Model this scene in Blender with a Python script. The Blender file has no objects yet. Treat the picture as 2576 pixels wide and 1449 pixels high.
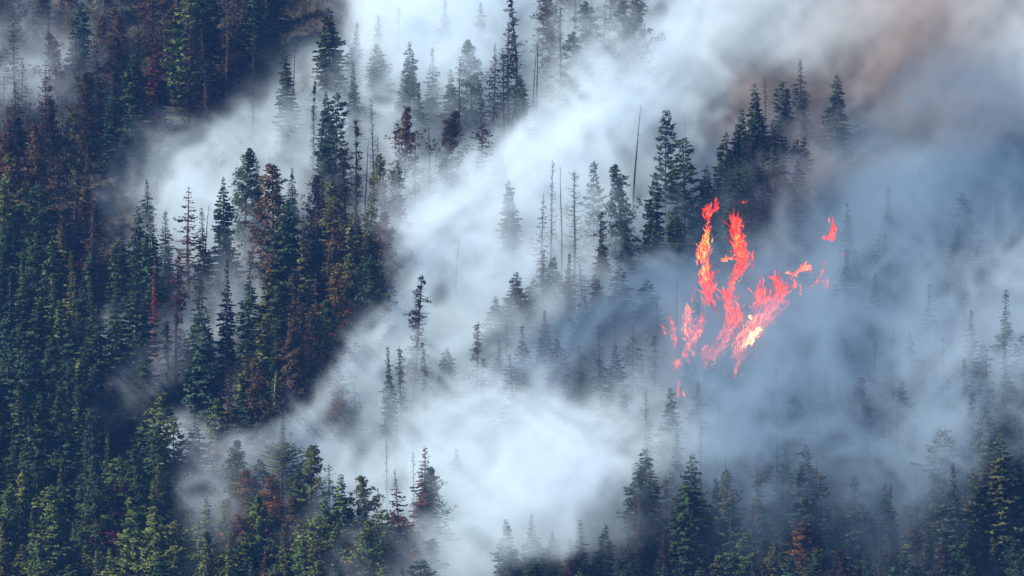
import bpy, math, random, re
import numpy as np

sc = bpy.context.scene
col = sc.collection
RAD = math.radians

# ------------------------------------------------------------------ camera
HALF = 103.0 / 800.0                      # tan of half the horizontal field of view
cam_d = bpy.data.cameras.new('camera'); cam = bpy.data.objects.new('camera', cam_d); col.objects.link(cam)
cam_d.sensor_width = 36.0; cam_d.lens = 18.0 / HALF
cam_d.clip_start = 1.0; cam_d.clip_end = 9000.0
cam.location = (0, 0, 0); cam.rotation_euler = (RAD(90), 0, 0)
sc.camera = cam

# ------------------------------------------------------------------ sky, sun, exposure
SUN_EL, SUN_AZ = 44.0, 240.0              # azimuth clockwise from +Y (the camera looks along +Y)
w = bpy.data.worlds.new('World'); sc.world = w; w.use_nodes = True
nt = w.node_tree; nt.nodes.clear()
sky = nt.nodes.new('ShaderNodeTexSky'); sky.sky_type = 'NISHITA'; sky.sun_disc = False
sky.sun_elevation = RAD(SUN_EL); sky.sun_rotation = RAD(SUN_AZ); sky.altitude = 1500; sky.ozone_density = 4.0; sky.dust_density = .3
bg = nt.nodes.new('ShaderNodeBackground'); bg.inputs[1].default_value = 0.085
wo = nt.nodes.new('ShaderNodeOutputWorld')
nt.links.new(sky.outputs[0], bg.inputs[0]); nt.links.new(bg.outputs[0], wo.inputs[0])
sun_d = bpy.data.lights.new('sun', 'SUN'); sun_d.energy = 5.0; sun_d.angle = RAD(0.5); sun_d.color = (1.0, 0.925, 0.82)
sun = bpy.data.objects.new('sun', sun_d); col.objects.link(sun)
sun.rotation_euler = (RAD(90 - SUN_EL), 0, -RAD(SUN_AZ) + math.pi)
sun.location = (-300, -300, 400)
sc.view_settings.view_transform = 'Standard'; sc.view_settings.look = 'None'
sc.view_settings.gamma = 1.0; sc.view_settings.use_curve_mapping = False
sc.view_settings.exposure = 1.32
cy = sc.cycles
sc.render.engine = 'CYCLES'
cy.max_bounces = 8; cy.diffuse_bounces = 2; cy.glossy_bounces = 1; cy.transmission_bounces = 2
cy.volume_bounces = 3; cy.transparent_max_bounces = 24
cy.volume_step_rate = 4.0; cy.volume_max_steps = 400
cy.use_denoising = True; cy.denoiser = 'OPENIMAGEDENOISE'
cy.use_adaptive_sampling = True; cy.adaptive_threshold = .02; cy.adaptive_min_samples = 32
cy.caustics_reflective = False; cy.caustics_refractive = False

# ------------------------------------------------------------------ terrain
TH = RAD(35); TAN = math.tan(TH); Y0 = 800.0
_lat = np.random.RandomState(7).rand(64, 64)
def vnoise2(x, y, s):
    x = np.asarray(x, float) / s + 1000.3; y = np.asarray(y, float) / s + 1000.7
    xi = np.floor(x).astype(int); yi = np.floor(y).astype(int)
    fx = x - xi; fy = y - yi; fx = fx * fx * (3 - 2 * fx); fy = fy * fy * (3 - 2 * fy)
    g = lambda a, b: _lat[a % 64, b % 64]
    return (g(xi, yi) * (1 - fx) + g(xi + 1, yi) * fx) * (1 - fy) + (g(xi, yi + 1) * (1 - fx) + g(xi + 1, yi + 1) * fx) * fy - .5
def ground_z(x, y):
    x = np.asarray(x, float); y = np.asarray(y, float)
    up = (y - Y0) * TAN
    floor_z = -262.0
    z = np.where(y > 432, up, floor_z)
    top = 420.0
    z = np.where(z > top, top + (z - top) * .15, z)
    near = -1.7 - np.maximum(y, 0) * .72
    z = np.maximum(z, near)
    z = np.where(y < 0, -1.7 - y * .12, z)
    z = np.where(z < floor_z, floor_z, z)
    bump = vnoise2(x + .6 * y, y, 38) * 5 + vnoise2(x, y, 13) * 1.8 + vnoise2(x, y, 4.5) * .6
    far = np.clip((np.abs(y - 800) - 300) / 300, 0, 1)
    return z + bump * np.where(y > 460, 1, .2) + vnoise2(x, y, 190) * 60 * far * (y > 900)

def ray(u, v):
    return (u - 1288.0) / 1288.0 * HALF, (724.5 - v) / 1288.0 * HALF
def at(u, v, h):
    """the point h metres above the hillside that is seen in direction (u, v)"""
    dx, dz = ray(u, v)
    lo, hi = 560.0, 1100.0
    for _ in range(40):
        m = (lo + hi) / 2
        if dz * m - (float(ground_z(dx * m, m)) + h) > 0: lo = m
        else: hi = m
    m = (lo + hi) / 2
    return dx * m, m, dz * m

# ------------------------------------------------------------------ helpers
def mesh_from(name, V, F):
    """V (n,3) array, F (m,k) array of equal-sized faces"""
    V = np.asarray(V, np.float32); F = np.asarray(F, np.int32)
    me = bpy.data.meshes.new(name)
    me.vertices.add(len(V)); me.vertices.foreach_set('co', V.ravel())
    k = F.shape[1]
    me.loops.add(F.size); me.loops.foreach_set('vertex_index', F.ravel())
    me.polygons.add(len(F)); me.polygons.foreach_set('loop_start', np.arange(0, F.size, k, dtype=np.int32))
    me.polygons.foreach_set('loop_total', np.full(len(F), k, np.int32))
    me.update(calc_edges=True); me.validate()
    return me
def round_normals(V, F, bend, lift=.45, rough=.35, seed=1):
    """needle sprays wound and shaded to face away from the stem, as dense boughs do"""
    rng = np.random.RandomState(seed); C = V[F].mean(1); ax = bend(C[:, 2])
    out = C - np.stack([ax[:, 0], ax[:, 1], C[:, 2]], -1); out = norm(out) + rng.normal(size=C.shape) * rough; out[:, 2] += lift; out = norm(out)
    g = np.cross(V[F[:, 1]] - V[F[:, 0]], V[F[:, 3]] - V[F[:, 0]]); fl = (g * out).sum(1) < 0
    F = F.copy(); F[fl] = F[fl][:, ::-1]; Nv = np.zeros_like(V); Nv[F] = out[:, None]
    return V, F, Nv
def obj(name, me, mat=None, parent=None):
    o = bpy.data.objects.new(name, me); col.objects.link(o)
    if mat is not None:
        if len(me.materials) == 0: me.materials.append(mat)
        o.material_slots[0].link = 'OBJECT'; o.material_slots[0].material = mat
    if parent is not None: o.parent = parent
    return o
def N(nt, t, **kw):
    n = nt.nodes.new(t)
    for k, v in kw.items(): setattr(n, k, v)
    return n

def foliage_mat(name, c1, c2, c3=None, patch=.0):
    """c1 darker and c2 lighter needles mixed at random per spray, c3 scorched needles in patches"""
    m = bpy.data.materials.new(name); m.use_nodes = True; t = m.node_tree; t.nodes.clear()
    geo = N(t, 'ShaderNodeNewGeometry'); oi = N(t, 'ShaderNodeObjectInfo'); tc = N(t, 'ShaderNodeTexCoord')
    mix = N(t, 'ShaderNodeMix', data_type='RGBA'); mix.inputs['A'].default_value = (*c1, 1); mix.inputs['B'].default_value = (*c2, 1)
    t.links.new(geo.outputs['Random Per Island'], mix.inputs['Factor'])
    no = N(t, 'ShaderNodeTexNoise'); no.inputs['Scale'].default_value = .38; no.inputs['Detail'].default_value = 3
    no.noise_dimensions = '4D'
    mul = N(t, 'ShaderNodeMath', operation='MULTIPLY'); mul.inputs[1].default_value = 50
    t.links.new(oi.outputs['Random'], mul.inputs[0]); t.links.new(mul.outputs[0], no.inputs['W'])
    t.links.new(tc.outputs['Object'], no.inputs['Vector'])
    last = mix.outputs['Result']
    if c3 is not None:
        r = N(t, 'ShaderNodeMapRange'); r.inputs['From Min'].default_value = .62 - patch * .35; r.inputs['From Max'].default_value = .72 - patch * .35
        t.links.new(no.outputs[0], r.inputs[0])
        m2 = N(t, 'ShaderNodeMix', data_type='RGBA'); m2.inputs['B'].default_value = (*c3, 1)
        t.links.new(r.outputs[0], m2.inputs['Factor']); t.links.new(last, m2.inputs['A']); last = m2.outputs['Result']
    hs = N(t, 'ShaderNodeHueSaturation')
    r2 = N(t, 'ShaderNodeMapRange'); r2.inputs['To Min'].default_value = .485; r2.inputs['To Max'].default_value = .515
    r3 = N(t, 'ShaderNodeMapRange'); r3.inputs['To Min'].default_value = .6; r3.inputs['To Max'].default_value = 1.4
    t.links.new(oi.outputs['Random'], r2.inputs[0]); t.links.new(no.outputs[0], r3.inputs[0])
    t.links.new(r2.outputs[0], hs.inputs['Hue']); t.links.new(r3.outputs[0], hs.inputs['Value']); t.links.new(last, hs.inputs['Color'])
    d = N(t, 'ShaderNodeBsdfDiffuse'); tr = N(t, 'ShaderNodeBsdfTranslucent'); ms = N(t, 'ShaderNodeMixShader'); ms.inputs[0].default_value = .12
    t.links.new(hs.outputs[0], d.inputs[0]); t.links.new(hs.outputs[0], tr.inputs[0])
    t.links.new(d.outputs[0], ms.inputs[1]); t.links.new(tr.outputs[0], ms.inputs[2])
    out = N(t, 'ShaderNodeOutputMaterial'); t.links.new(ms.outputs[0], out.inputs[0])
    return m
def noise_mat(name, c1, c2, scale, detail=6, lo=.4, hi=.6, bump=0, c3=None, lo3=.6, hi3=.65, s3=.05):
    m = bpy.data.materials.new(name); m.use_nodes = True; t = m.node_tree; t.nodes.clear()
    tc = N(t, 'ShaderNodeTexCoord'); no = N(t, 'ShaderNodeTexNoise'); no.inputs['Scale'].default_value = scale; no.inputs['Detail'].default_value = detail
    t.links.new(tc.outputs['Object'], no.inputs['Vector'])
    r = N(t, 'ShaderNodeMapRange'); r.inputs['From Min'].default_value = lo; r.inputs['From Max'].default_value = hi
    t.links.new(no.outputs[0], r.inputs[0])
    mix = N(t, 'ShaderNodeMix', data_type='RGBA'); mix.inputs['A'].default_value = (*c1, 1); mix.inputs['B'].default_value = (*c2, 1)
    t.links.new(r.outputs[0], mix.inputs['Factor']); last = mix.outputs['Result']
    if c3:
        n3 = N(t, 'ShaderNodeTexNoise'); n3.inputs['Scale'].default_value = s3; n3.inputs['Detail'].default_value = 8; n3.inputs['Roughness'].default_value = .65
        t.links.new(tc.outputs['Object'], n3.inputs['Vector'])
        q = N(t, 'ShaderNodeMapRange'); q.inputs['From Min'].default_value = lo3; q.inputs['From Max'].default_value = hi3
        t.links.new(n3.outputs[0], q.inputs[0])
        m3 = N(t, 'ShaderNodeMix', data_type='RGBA'); m3.inputs['B'].default_value = (*c3, 1)
        t.links.new(last, m3.inputs['A']); t.links.new(q.outputs[0], m3.inputs['Factor']); last = m3.outputs['Result']
    b = N(t, 'ShaderNodeBsdfPrincipled'); b.inputs['Roughness'].default_value = .95
    b.inputs['Specular IOR Level'].default_value = .1
    t.links.new(last, b.inputs['Base Color'])
    if bump:
        bu = N(t, 'ShaderNodeBump'); bu.inputs['Strength'].default_value = bump; bu.inputs['Distance'].default_value = .3
        t.links.new(no.outputs[0], bu.inputs['Height']); t.links.new(bu.outputs[0], b.inputs['Normal'])
    out = N(t, 'ShaderNodeOutputMaterial'); t.links.new(b.outputs[0], out.inputs[0])
    return m

RUST = (.105, .042, .018)
MAT = {
    'dark green':  foliage_mat('needles_dark_green', (.014, .027, .013), (.040, .065, .026)),
    'blue green':  foliage_mat('needles_blue_green', (.016, .034, .026), (.044, .075, .050)),
    'green':       foliage_mat('needles_green', (.028, .050, .018), (.095, .125, .040)),
    'yellow green': foliage_mat('needles_yellow_green', (.042, .066, .018), (.150, .172, .046)),
    'olive':       foliage_mat('needles_olive', (.032, .042, .016), (.105, .108, .038), RUST, .05),
    'brown':       foliage_mat('needles_brown', (.030, .020, .012), (.095, .058, .030), (.034, .038, .016), .2),
    'dark brown':  foliage_mat('needles_dark_brown', (.014, .010, .008), (.040, .026, .018)),
    'rust':        foliage_mat('needles_rust', (.055, .024, .012), (.165, .072, .030), (.05, .05, .02), .12),
    'maroon':      foliage_mat('needles_maroon', (.030, .010, .010), (.085, .026, .020)),
    'red':         foliage_mat('needles_red', (.10, .012, .010), (.22, .030, .022)),
    'charcoal':    foliage_mat('needles_charcoal', (.007, .007, .008), (.024, .020, .019)),
}
BARK = noise_mat('bark_brown', (.035, .026, .020), (.085, .065, .052), 2.5)
BURNT = noise_mat('bark_burnt', (.010, .009, .010), (.040, .034, .032), 1.5)
PALE = noise_mat('bark_pale', (.16, .13, .12), (.34, .29, .27), 2.0)
GROUND = noise_mat('forest_floor', (.012, .012, .009), (.035, .028, .020), .35, 8, .4, .6, .6, (.20, .145, .12), .64, .74, .045)

# ------------------------------------------------------------------ ground
def build_ground():
    def axis(a, b, lo, hi, fine, coarse):
        l = list(np.arange(a, lo, coarse)) + list(np.arange(lo, hi, fine)) + list(np.arange(hi, b + coarse, coarse)); return np.array(l)
    xs = axis(-2600, 2600, -200, 200, 2.0, 80); ys = axis(-600, 4200, 560, 1040, 2.0, 40)
    X, Y = np.meshgrid(xs, ys); Z = ground_z(X, Y)
    V = np.stack([X, Y, Z], -1).reshape(-1, 3)
    nx = len(xs); i, j = np.meshgrid(np.arange(nx - 1), np.arange(len(ys) - 1))
    a = (j * nx + i).ravel(); F = np.stack([a, a + 1, a + nx + 1, a + nx], -1)
    me = mesh_from('ground', V, F)
    me.polygons.foreach_set('use_smooth', np.ones(len(F), bool))
    o = obj('ground', me, GROUND); o['kind'] = 'structure'
build_ground()

# ------------------------------------------------------------------ tree shapes (26 m tall at scale 1)
TH26 = 26.0
def norm(a): return a / np.maximum(np.linalg.norm(a, axis=-1, keepdims=True), 1e-6)
def kites(base, d, L, W, rng, flat=0.):
    """one diamond-shaped spray of needles per row"""
    n = len(base); r = norm(rng.normal(size=(n, 3))); r[:, 2] *= (1 - flat)
    s = norm(np.cross(d, r)); L = L[:, None]; W = W[:, None]
    p0 = base; p1 = base + d * L * .45 + s * W; p2 = base + d * L; p3 = base + d * L * .45 - s * W
    V = np.stack([p0, p1, p2, p3], 1).reshape(-1, 3)
    return V, np.arange(n * 4).reshape(-1, 4)
def tubes(P, R, k=3):
    """P (n,m,3) polylines, R (n,m) radii -> quads"""
    n, m, _ = P.shape
    T = norm(np.gradient(P, axis=1)); up = np.zeros_like(T); up[..., 2] = 1
    alt = np.zeros_like(T); alt[..., 0] = 1
    ref = np.where(np.abs(T[..., 2:3]) > .9, alt, up)
    A = norm(np.cross(T, ref)); B = np.cross(T, A)
    ang = np.arange(k) * 2 * np.pi / k
    V = P[:, :, None] + R[:, :, None, None] * (A[:, :, None] * np.cos(ang)[:, None] + B[:, :, None] * np.sin(ang)[:, None])
    V = V.reshape(-1, 3)
    i, j, q = np.meshgrid(np.arange(n), np.arange(m - 1), np.arange(k), indexing='ij')
    a = ((i * m + j) * k + q).ravel(); b = ((i * m + j) * k + (q + 1) % k).ravel()
    return V, np.stack([a, b, b + k, a + k], -1)
def bendf(rng, amt):
    ax, ay, ph = rng.normal() * amt, rng.normal() * amt, rng.rand() * 6
    return lambda z: np.stack([ax * (z / 26) ** 2 * 6 + amt * .8 * np.sin(z * .35 + ph), ay * (z / 26) ** 2 * 6 + amt * .8 * np.cos(z * .3 + ph)], -1)
def trunk_mesh(name, bend, r0=.26, top=26.0, base=-1.5):
    z = np.linspace(base, top, 12); xy = bend(z)
    P = np.concatenate([xy, z[:, None]], -1)[None]
    R = (r0 * np.clip(1 - z / 26.3, 0.02, 1) ** .85 + .012)[None]
    return mesh_from(name, *tubes(P, R, 7))
def branches_of(rng, z0, z1, dz, per, Lf, jit=.25, skip=0.):
    zs = np.arange(z0, z1, dz); zb = np.repeat(zs, per)
    zb = zb + rng.uniform(-.5, .5, len(zb)) * dz * 1.6
    az = np.tile(np.arange(per) * 2 * np.pi / per, len(zs)) + np.repeat(rng.rand(len(zs)) * 6.28, per) + rng.normal(size=len(zb)) * .35
    lump = 1 + .22 * np.sin(az * 2 + zb * .55 + rng.rand() * 6) + .15 * np.sin(az * 3 - zb * 1.1 + rng.rand() * 6)
    L = Lf(np.clip(zb / 26, 0, 1)) * lump * (1 + rng.normal(size=len(zb)) * jit)
    L = np.clip(L, .12, None); keep = rng.rand(len(zb)) > skip
    return zb[keep], az[keep], L[keep]
def sprays(rng, zb, az, L, bend, rise, droop, tip, step=.3, sl=.55, wd=.12, inner=.12, hang=.35, thin=1.0):
    n = np.maximum((L / step).astype(int), 1)
    idx = np.repeat(np.arange(len(zb)), n)
    t = (np.concatenate([np.arange(k) for k in n]) + rng.rand(len(idx))) / n[idx]
    t = inner + (1 - inner) * np.clip(t, 0, 1)
    if thin < 1:
        kp = rng.rand(len(idx)) < thin; idx = idx[kp]; t = t[kp]
    Lb = L[idx]; a = az[idx]
    z = zb[idx] + Lb * (rise * t - droop * t ** 2 + tip * t ** 4)
    xy = bend(zb[idx]); p = np.stack([xy[:, 0] + np.cos(a) * Lb * t, xy[:, 1] + np.sin(a) * Lb * t, z], -1)
    slope = rise - 2 * droop * t + 4 * tip * t ** 3
    Vs, Fs, off = [], [], 0
    for side in (-1, 1, 0):
        da = side * rng.uniform(.5, 1.15, len(idx)) + rng.normal(size=len(idx)) * .2
        d = np.stack([np.cos(a + da), np.sin(a + da), slope * .7 - hang * rng.rand(len(idx)) * (1 if side else 2.2) + rng.normal(size=len(idx)) * .12], -1)
        l = sl * (1.15 - .45 * t) * rng.uniform(.6, 1.3, len(idx)) * np.clip(Lb / 1.2, .45, 1.15)
        V, F = kites(p, norm(d), l, wd * rng.uniform(.7, 1.3, len(idx)) * np.clip(Lb / 1.0, .55, 1.1), rng)
        Vs.append(V); Fs.append(F + off); off += len(V)
    return np.concatenate(Vs), np.concatenate(Fs)
def clumps(rng, P, rad, k, wd=.12, upb=.3):
    """P centres, rad radii; k sprays bursting from each"""
    idx = np.repeat(np.arange(len(P)), k); d = rng.normal(size=(len(idx), 3)); d[:, 2] += upb; d = norm(d)
    base = P[idx] + d * rad[idx][:, None] * rng.uniform(0, .5, len(idx))[:, None]
    return kites(base, d, rad[idx] * rng.uniform(.5, 1.1, len(idx)), np.full(len(idx), wd), rng)
def bare(rng, zb, az, L, bend, rise, droop, tip, r=.045, twigs=True):
    m = 6; t = np.linspace(0, 1, m)[None]; Lb = L[:, None]
    wob = rng.normal(size=(len(zb), 1)) * .25
    aa = az[:, None] + wob * t
    z = zb[:, None] + Lb * (rise * t - droop * t ** 2 + tip * t ** 3)
    xy = bend(zb)
    P = np.stack([xy[:, :1] + np.cos(aa) * Lb * t, xy[:, 1:] + np.sin(aa) * Lb * t, z], -1)
    V, F = tubes(P, np.broadcast_to(r * (1.15 - t), P.shape[:2]), 3)
    if twigs:
        i = rng.randint(0, len(zb), len(zb) * 3); j = rng.randint(1, m - 1, len(i)); q = P[i, j]
        d = norm(np.stack([np.cos(az[i] + rng.normal(size=len(i))), np.sin(az[i] + rng.normal(size=len(i))), rng.uniform(-.2, .8, len(i))], -1))
        tt = np.array([0, .5, 1.])[None, :, None]; Pt = q[:, None] + d[:, None] * tt * (L[i] * .35)[:, None, None]
        V2, F2 = tubes(Pt, np.broadcast_to(np.array([[.03, .022, .01]]), (len(i), 3)), 3)
        F = np.concatenate([F, F2 + len(V)]); V = np.concatenate([V, V2])
    return V, F
def cat(*vf):
    V, F, o = [], [], 0
    for v, f in vf: V.append(v); F.append(f + o); o += len(v)
    return np.concatenate(V), np.concatenate(F)

PROTO = {}
def proto(kind, s):
    rng = np.random.RandomState(hash_(kind) + s * 17)
    parts = {}
    if kind == 'spruce':
        b = bendf(rng, .04); R = rng.uniform(2.7, 3.3)
        Lf = lambda q: R * (1 - q) ** .78 * (1 - .35 * np.clip((.18 - q) / .18, 0, 1)) + .14
        z, a, L = branches_of(rng, 1.5, 25.7, .40, 7, Lf, .22, .08)
        V, F = sprays(rng, z, a, L, b, .12, .38, .22, .30, .74, .20)
    elif kind == 'scorched':
        b = bendf(rng, .06); R = rng.uniform(2.3, 2.9)
        Lf = lambda q: R * (1 - q) ** .72 * (.8 + .2 * np.sin(q * 19 + s)) + .14
        z, a, L = branches_of(rng, 1.5, 25.6, .46, 6, Lf, .32, .2)
        V, F = sprays(rng, z, a, L, b, .05, .40, .34, .28, .52, .14, .2, .45, .62)
        parts['crown_extra'] = bare(rng, z, a, L, b, .05, .40, .34, .045, False)
    elif kind == 'spire':
        b = bendf(rng, .03); R = rng.uniform(1.9, 2.5)
        Lf = lambda q: R * (1 - q) ** 1.05 * (1 - .3 * np.clip((.15 - q) / .15, 0, 1)) + .16
        z, a, L = branches_of(rng, 1.0, 25.8, .34, 7, Lf, .25, .10)
        V, F = sprays(rng, z, a, L, b, -.05, .42, .30, .26, .58, .17)
    elif kind == 'sparse':
        b = bendf(rng, .05); R = rng.uniform(2.3, 2.9)
        Lf = lambda q: R * (1 - q) ** .7 + .12
        z, a, L = branches_of(rng, 2, 25.6, .62, 5, Lf, .3, .12)
        V, F = sprays(rng, z, a, L, b, -.10, .30, .62, .24, .5, .10, .25, .5, .85)
        bz = bare(rng, z, a, L, b, -.10, .30, .5, .04, False); parts['crown_extra'] = bz
    elif kind == 'broad':
        b = bendf(rng, .07); R = rng.uniform(3.3, 4.0)
        Lf = lambda q: R * (1 - q) ** .62 * (.75 + .25 * np.sin(q * 17 + s)) + .2
        z, a, L = branches_of(rng, 3, 25.4, .66, 6, Lf, .36, .10)
        V, F = sprays(rng, z, a, L, b, .22, .30, .25, .30, .78, .15, .3)
        e = np.stack([b(z)[:, 0] + np.cos(a) * L * .9, b(z)[:, 1] + np.sin(a) * L * .9, z + L * .12], -1)
        V, F = cat((V, F), clumps(rng, e, np.full(len(e), .55), 6, .13))
    elif kind == 'pine':
        b = bendf(rng, .10); R = rng.uniform(2.2, 2.9)
        Lf = lambda q: R * np.clip((1.0 - q) * 2.3, 0, 1) ** .85 * (.74 + .26 * np.sin(q * 23 + s * 2)) + .16
        z, a, L = branches_of(rng, 5, 25.6, .52, 5, Lf, .35, .16)
        P = []; rr = []
        for t, k in ((.45, .55), (.72, .8), (1.0, 1)):
            kp = rng.rand(len(z)) < k
            xy = b(z[kp]); P.append(np.stack([xy[:, 0] + np.cos(a[kp]) * L[kp] * t, xy[:, 1] + np.sin(a[kp]) * L[kp] * t, z[kp] + L[kp] * (-.05 * t + .42 * t * t)], -1) + rng.normal(size=(kp.sum(), 3)) * .12)
            rr.append(np.clip(.3 + .22 * L[kp], .3, .72) * rng.uniform(.7, 1.2, kp.sum()))
        V, F = clumps(rng, np.concatenate(P), np.concatenate(rr), 14, .12, .55)
        parts['crown_extra'] = bare(rng, z, a, L, b, -.05, 0, .42, .05, False)
    elif kind == 'snag':
        b = bendf(rng, .07); R = rng.uniform(1.5, 2.4)
        Lf = lambda q: R * (1 - q) ** .5 * (.5 + .5 * rng.rand(*np.shape(q))) + .15
        z, a, L = branches_of(rng, 5, 25.6, .34, 4, Lf, .35, .25)
        V, F = bare(rng, z, a, L, b, -.18, .05, .75, .05)
    elif kind == 'pole':
        b = bendf(rng, .08); Lf = lambda q: 1.3 * (1 - q) ** .4 * rng.rand(*np.shape(q)) + .08
        z, a, L = branches_of(rng, 4, 25.7, .6, 3, Lf, .3, .3)
        V, F = bare(rng, z, a, L, b, -.1, .2, .3, .04, False)
    elif kind == 'tufted':
        b = bendf(rng, .10); R = rng.uniform(1.6, 2.2)
        Lf = lambda q: R * (1 - q) ** .45 * (.4 + .6 * rng.rand(*np.shape(q))) + .2
        z, a, L = branches_of(rng, 4, 25.6, .42, 4, Lf, .3, .2)
        V, F = bare(rng, z, a, L, b, -.15, .1, .45, .05)
        side = rng.rand() * 6.28
        k = (np.cos(a - side) + rng.normal(size=len(a)) * .5 > .1) & (rng.rand(len(a)) < .75)
        zz, ak, Lk = z[k], a[k], L[k]; P = []
        for t in (.25, .55, .9):
            xy = b(zz); P.append(np.stack([xy[:, 0] + np.cos(ak) * Lk * t, xy[:, 1] + np.sin(ak) * Lk * t, zz - .25 * t + rng.normal(size=len(zz)) * .12], -1))
        P = np.concatenate(P); P = P[rng.rand(len(P)) < .8]
        parts['foliage'] = clumps(rng, P, rng.uniform(.3, .55, len(P)), 11, .11, -.7)
    elif kind == 'larch':
        b = bendf(rng, .05)
        Lf = lambda q: 3.6 * np.sqrt(np.clip(1 - ((q - .70) / .22) ** 2, 0, 1)) + .3
        z, a, L = branches_of(rng, 4, 25.6, .42, 6, Lf, .25, .12)
        V, F = sprays(rng, z, a, L, b, .25, .05, .15, .34, .6, .08, .2, .1)
    parts['crown'] = (V, F)
    parts['trunk'] = b
    P = {}
    for k, v in parts.items():
        if k == 'trunk': P[k] = trunk_mesh(kind + '_trunk', v)
        elif k == 'foliage' or (k == 'crown' and kind not in ('snag', 'pole', 'tufted')):
            V, F, Nv = round_normals(*v, b, seed=s); P[k] = mesh_from(kind + '_' + k, V, F)
            P[k].normals_split_custom_set_from_vertices(Nv.astype(np.float32))
        else: P[k] = mesh_from(kind + '_' + k, *v)
    return P
def hash_(s): return sum(ord(c) * (i + 3) for i, c in enumerate(s)) % 9973
NVAR = {'spruce': 7, 'spire': 6, 'sparse': 3, 'scorched': 5, 'broad': 4, 'pine': 6, 'snag': 5, 'pole': 2, 'tufted': 4, 'larch': 1}
def get_proto(kind, i):
    k = (kind, i % NVAR[kind])
    if k not in PROTO: PROTO[k] = proto(*k)
    return PROTO[k]
NAME = {'spruce': 'spruce_tree', 'spire': 'fir_tree', 'sparse': 'spruce_tree', 'scorched': 'spruce_tree', 'broad': 'fir_tree', 'pine': 'pine_tree', 'snag': 'dead_tree', 'pole': 'dead_tree', 'tufted': 'dead_tree', 'larch': 'larch_tree'}
TREES = []
rt = random.Random(11)
def tree(u, v, h, kind, colour='dark green', wide=1.0, mark=None, lean=0.0, bark=None, var=None, depth_h=None, group=None):
    if kind in ('spruce', 'broad') and colour in ('brown', 'dark brown', 'rust', 'maroon'): kind = 'scorched'
    x, y, z = at(u, v, h)
    gz = float(ground_z(x, y)); hh = z - gz
    var = rt.randrange(50) if var is None else var
    P = get_proto(kind, var); s = hh / TH26
    e = bpy.data.objects.new(NAME[kind], None); col.objects.link(e)
    e.empty_display_size = 1
    lean += rt.gauss(0, .016)
    e.location = (x - math.sin(lean) * hh, y, gz); e.rotation_euler = (0, lean, 0)
    rz = rt.uniform(0, 6.28); sx = max(s, .55 + .45 * s) * wide * (1.0 if kind in ('snag', 'pole') else 1.40)
    dead = kind in ('snag', 'pole', 'tufted')
    bk = bark or (BURNT if dead else BARK)
    def part(nm, me, m):
        o = obj(nm, me, m, e); o.rotation_euler = (0, 0, rz); o.scale = (sx, sx, s); return o
    part('trunk', P['trunk'], bk)
    part('crown', P['crown'], bk if dead else MAT[colour])
    if 'crown_extra' in P: part('branches', P['crown_extra'], bk)['kind'] = 'stuff'
    if 'foliage' in P: part('foliage', P['foliage'], MAT[colour])
    e['category'] = 'dead tree' if dead else 'tree'
    TREES.append(dict(o=e, u=u, v=v, h=hh, kind=kind, colour=colour, mark=mark, lean=lean, group=group, wide=wide))
    return e

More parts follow.
